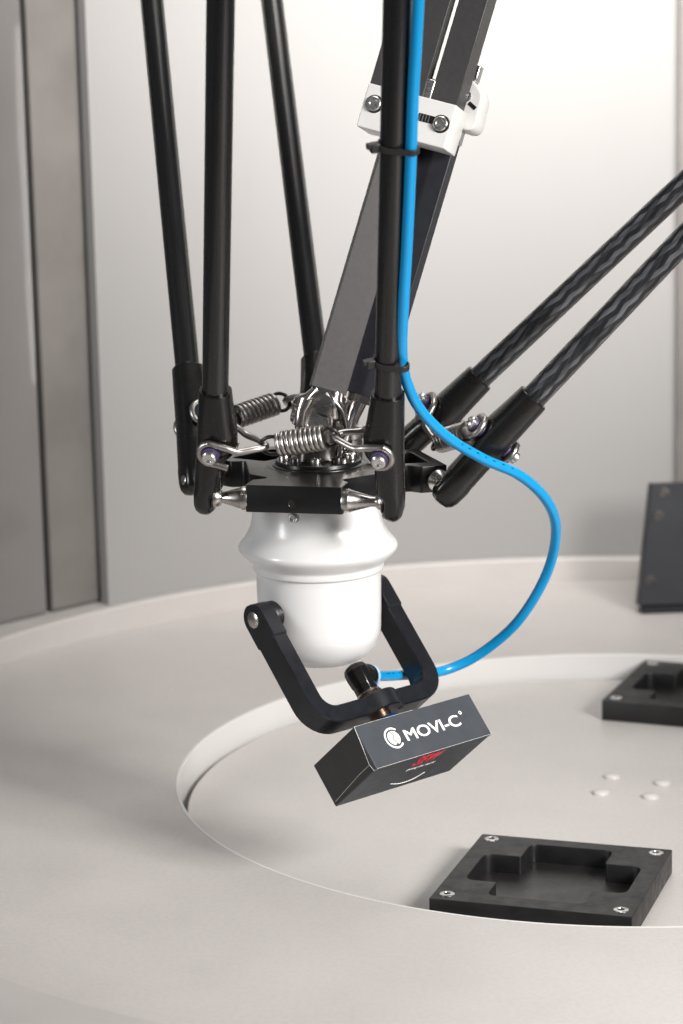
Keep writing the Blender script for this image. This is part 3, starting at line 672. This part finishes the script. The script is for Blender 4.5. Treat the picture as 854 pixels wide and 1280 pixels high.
lc = on_face(492.5, 922.5)
def flat(name, polys, m, par, org=None, u_=None, v_=None):
    finish(name, plate_mesh(polys, org, u_, v_, 0.14, 0.01), m, par, smooth=0)
o_ = BO + fa * lc[0] + fd * lc[1] + fq * 0.08
arc = [(8.8 * cos(a), 8.8 * sin(a)) for a in (R(48) + R(268) * k / 40 for k in range(41))] + [(7.35 * cos(a), 7.35 * sin(a)) for a in (R(316) - R(268) * k / 40 for k in range(41))]
flat('logo_arc', [arc], M['print'], bx, o_, fa, -fd)
# disc split by a curved line
sc = [(1.3 * sin(pi * k / 10) * (1 if k < 5 else -1) * 0.9 - 1.2 + 2.6 * k / 10, 5.7 - 11.4 * k / 10) for k in range(11)]
left = [(5.9 * cos(a), 5.9 * sin(a)) for a in (R(102) + R(156) * k / 24 for k in range(25))] + [(x - 0.42, y) for x, y in reversed(sc)][1:-1]
right = [(5.9 * cos(a), 5.9 * sin(a)) for a in (R(-70) + R(166) * k / 24 for k in range(25))] + [(x + 0.42, y) for x, y in sc][1:-1]
flat('logo_disc', [left], M['cream'], bx, o_, fa, -fd); flat('logo_disc', [right], M['cream'], bx, o_, fa, -fd)
rm = on_face(573.5, 891)
flat('registered_mark', [circle((0, 0), 1.5, 20), circle((0, 0), 0.85, 16)], M['print'], bx, BO + fa * (rm[0] + 1.2) + fd * (rm[1] + .2) + fq * 0.08, fa, -fd)
sl_ = on_bottom(513, 958.5)
fit_text('lettering', 'SEW', sl_[0], sl_[1], 15.0, 27.0, BO + fd * (BD + 0.03), fa, fq, M['red'], bx, thick=0.06, fat=0.3, shear=0.2)
s2 = on_bottom(506, 965); s3 = on_bottom(541, 953)
fit_text('lettering', 'driving the world', s2[0], s2[1], 4.2, s3[0] - s2[0] + 2, BO + fd * (BD + 0.03), fa, fq, M['print'], bx, thick=0.06, shear=0.25)
cv = [on_bottom(px, py) for px, py in ((488, 980), (500, 979), (515, 974), (531, 965))]
line('printed_arc', bez([BO + fd * (BD + 0.02) + fa * a + fq * q for a, q in cv], 6), 0.35, M['print'], bx)

# ================================================================== blue air hose and its ties
def rod_at(key, py):
    """axis point of a rod at image row py"""
    b = BALL[key]; tp = {(0, 1): W(497, 0, -243)}[key]
    lo_, hi_ = 0.0, 1.4
    def row(p):
        y = p.y + DIST; z = p.z - CAMZ; dep = y * cos(PITCH) - z * sin(PITCH)
        uu_ = FPX * p.x / dep; vv_ = -FPX * (y * sin(PITCH) + z * cos(PITCH)) / dep
        return 640 + uu_ * sin(ROLL) + vv_ * cos(ROLL)
    for _ in range(40):
        m_ = (lo_ + hi_) / 2
        if row(b + (tp - b) * m_) > py: lo_ = m_
        else: hi_ = m_
    return b + (tp - b) * lo_
hose = [ec + hd * 15, ec + hd * 28, ec + hd * 45]
hose += [W(530, 842, 34), W(562, 836, 50), W(602, 816, 50), W(648, 776, 36), W(683, 718, 18), W(695, 665, -8), W(684, 627, -34), W(651, 595, -60), W(603, 573, -80), W(560, 547, -97), W(526, 513, -112), W(508, 476, -128), W(502.5, 440, -146)]
for px, py in ((504.5, 380), (508, 320), (511, 260), (514, 190), (516.5, 120), (520, 60), (523, 0), (526, -60), (529, -115)):
    hose.append(W(px, py, rod_at((0, 1), py).y - 8.5))
hp = bez(hose, 9)
ho = MB().tube(hp, 4.0, 20).build('air_hose', M['hose'], origin=hose[-1])
tag(ho, 'bright blue air hose looping from the gripper fitting up along a rod', 'hose')
# black print on the hose: short marks on its upper side
for base, cnt, step in ((len(hp) // 5 * 0 + 14, 5, 2), (9 * 10 + 3, 7, 2)):
    for k in range(cnt):
        i_ = base + k * step
        if i_ + 1 >= len(hp): break
        p, q = hp[i_], hp[i_ + 1]; tv = (q - p).normalized(); up = (CAMP - p); up = (up - tv * up.dot(tv)).normalized(); sd = tv.cross(up)
        up2 = (up * 0.86 + (sd if sd.z > 0 else -sd) * 0.5).normalized()
        MB().box(p + up2 * 3.98, (tv, up2, tv.cross(up2)), (2.6 if k % 3 else 1.6, 0.12, 1.0)).build('printed_mark', M['hosemark'], ho)
def tie(py, hx, label, zoff=0):
    c = rod_at((0, 1), py); h = W(hx, py, c.y - 8.5)
    wv = (W(497, 0, -243) - BALL[(0, 1)]).normalized()
    hv = h - c; hv = hv - wv * hv.dot(wv); D_ = hv.length; ex = hv.normalized(); ey = wv.cross(ex)
    r1, r2 = 10.0, 4.3
    be = math.acos((r1 - r2) / D_); loop = []
    for k in range(25): a = be + (2 * pi - 2 * be) * k / 24; loop.append((ex * cos(a) + ey * sin(a), 0, r1))
    for k in range(9): a = -be + 2 * be * k / 8; loop.append((ex * cos(a) + ey * sin(a), D_, r2))
    mb = MB(); mb.rings([[c + ex * o + n_ * (r_ + x) + wv * y for x, y in ((0, -2.2), (1.3, -2.2), (1.3, 2.2), (0, 2.2))] for n_, o, r_ in loop], closed=True, caps=False)
    t = thing('cable_tie', c, label, 'cable tie', 'cable ties on the hose rod')
    mb.build('band', M['rubber'], t, smooth=30, bevel=0.3)
    hd_ = (V(-1, -0.35, 0)); hd_ = (hd_ - wv * hd_.dot(wv)).normalized()
    MB().box(c + hd_ * 13.6 , (hd_, wv.cross(hd_), wv), (6.5, 5.5, 7)).build('head', M['rubber'], t, bevel=0.8)
    MB().box(c + hd_ * 17.6 + wv * 1.5, (hd_, wv.cross(hd_), wv), (4, 3.6, 4)).build('tail', M['rubber'], t, bevel=0.5)
tie(181, 514.5, 'upper black cable tie, just below the white clamps')
tie(451, 502.5, 'lower black cable tie, just above the rod end fitting')
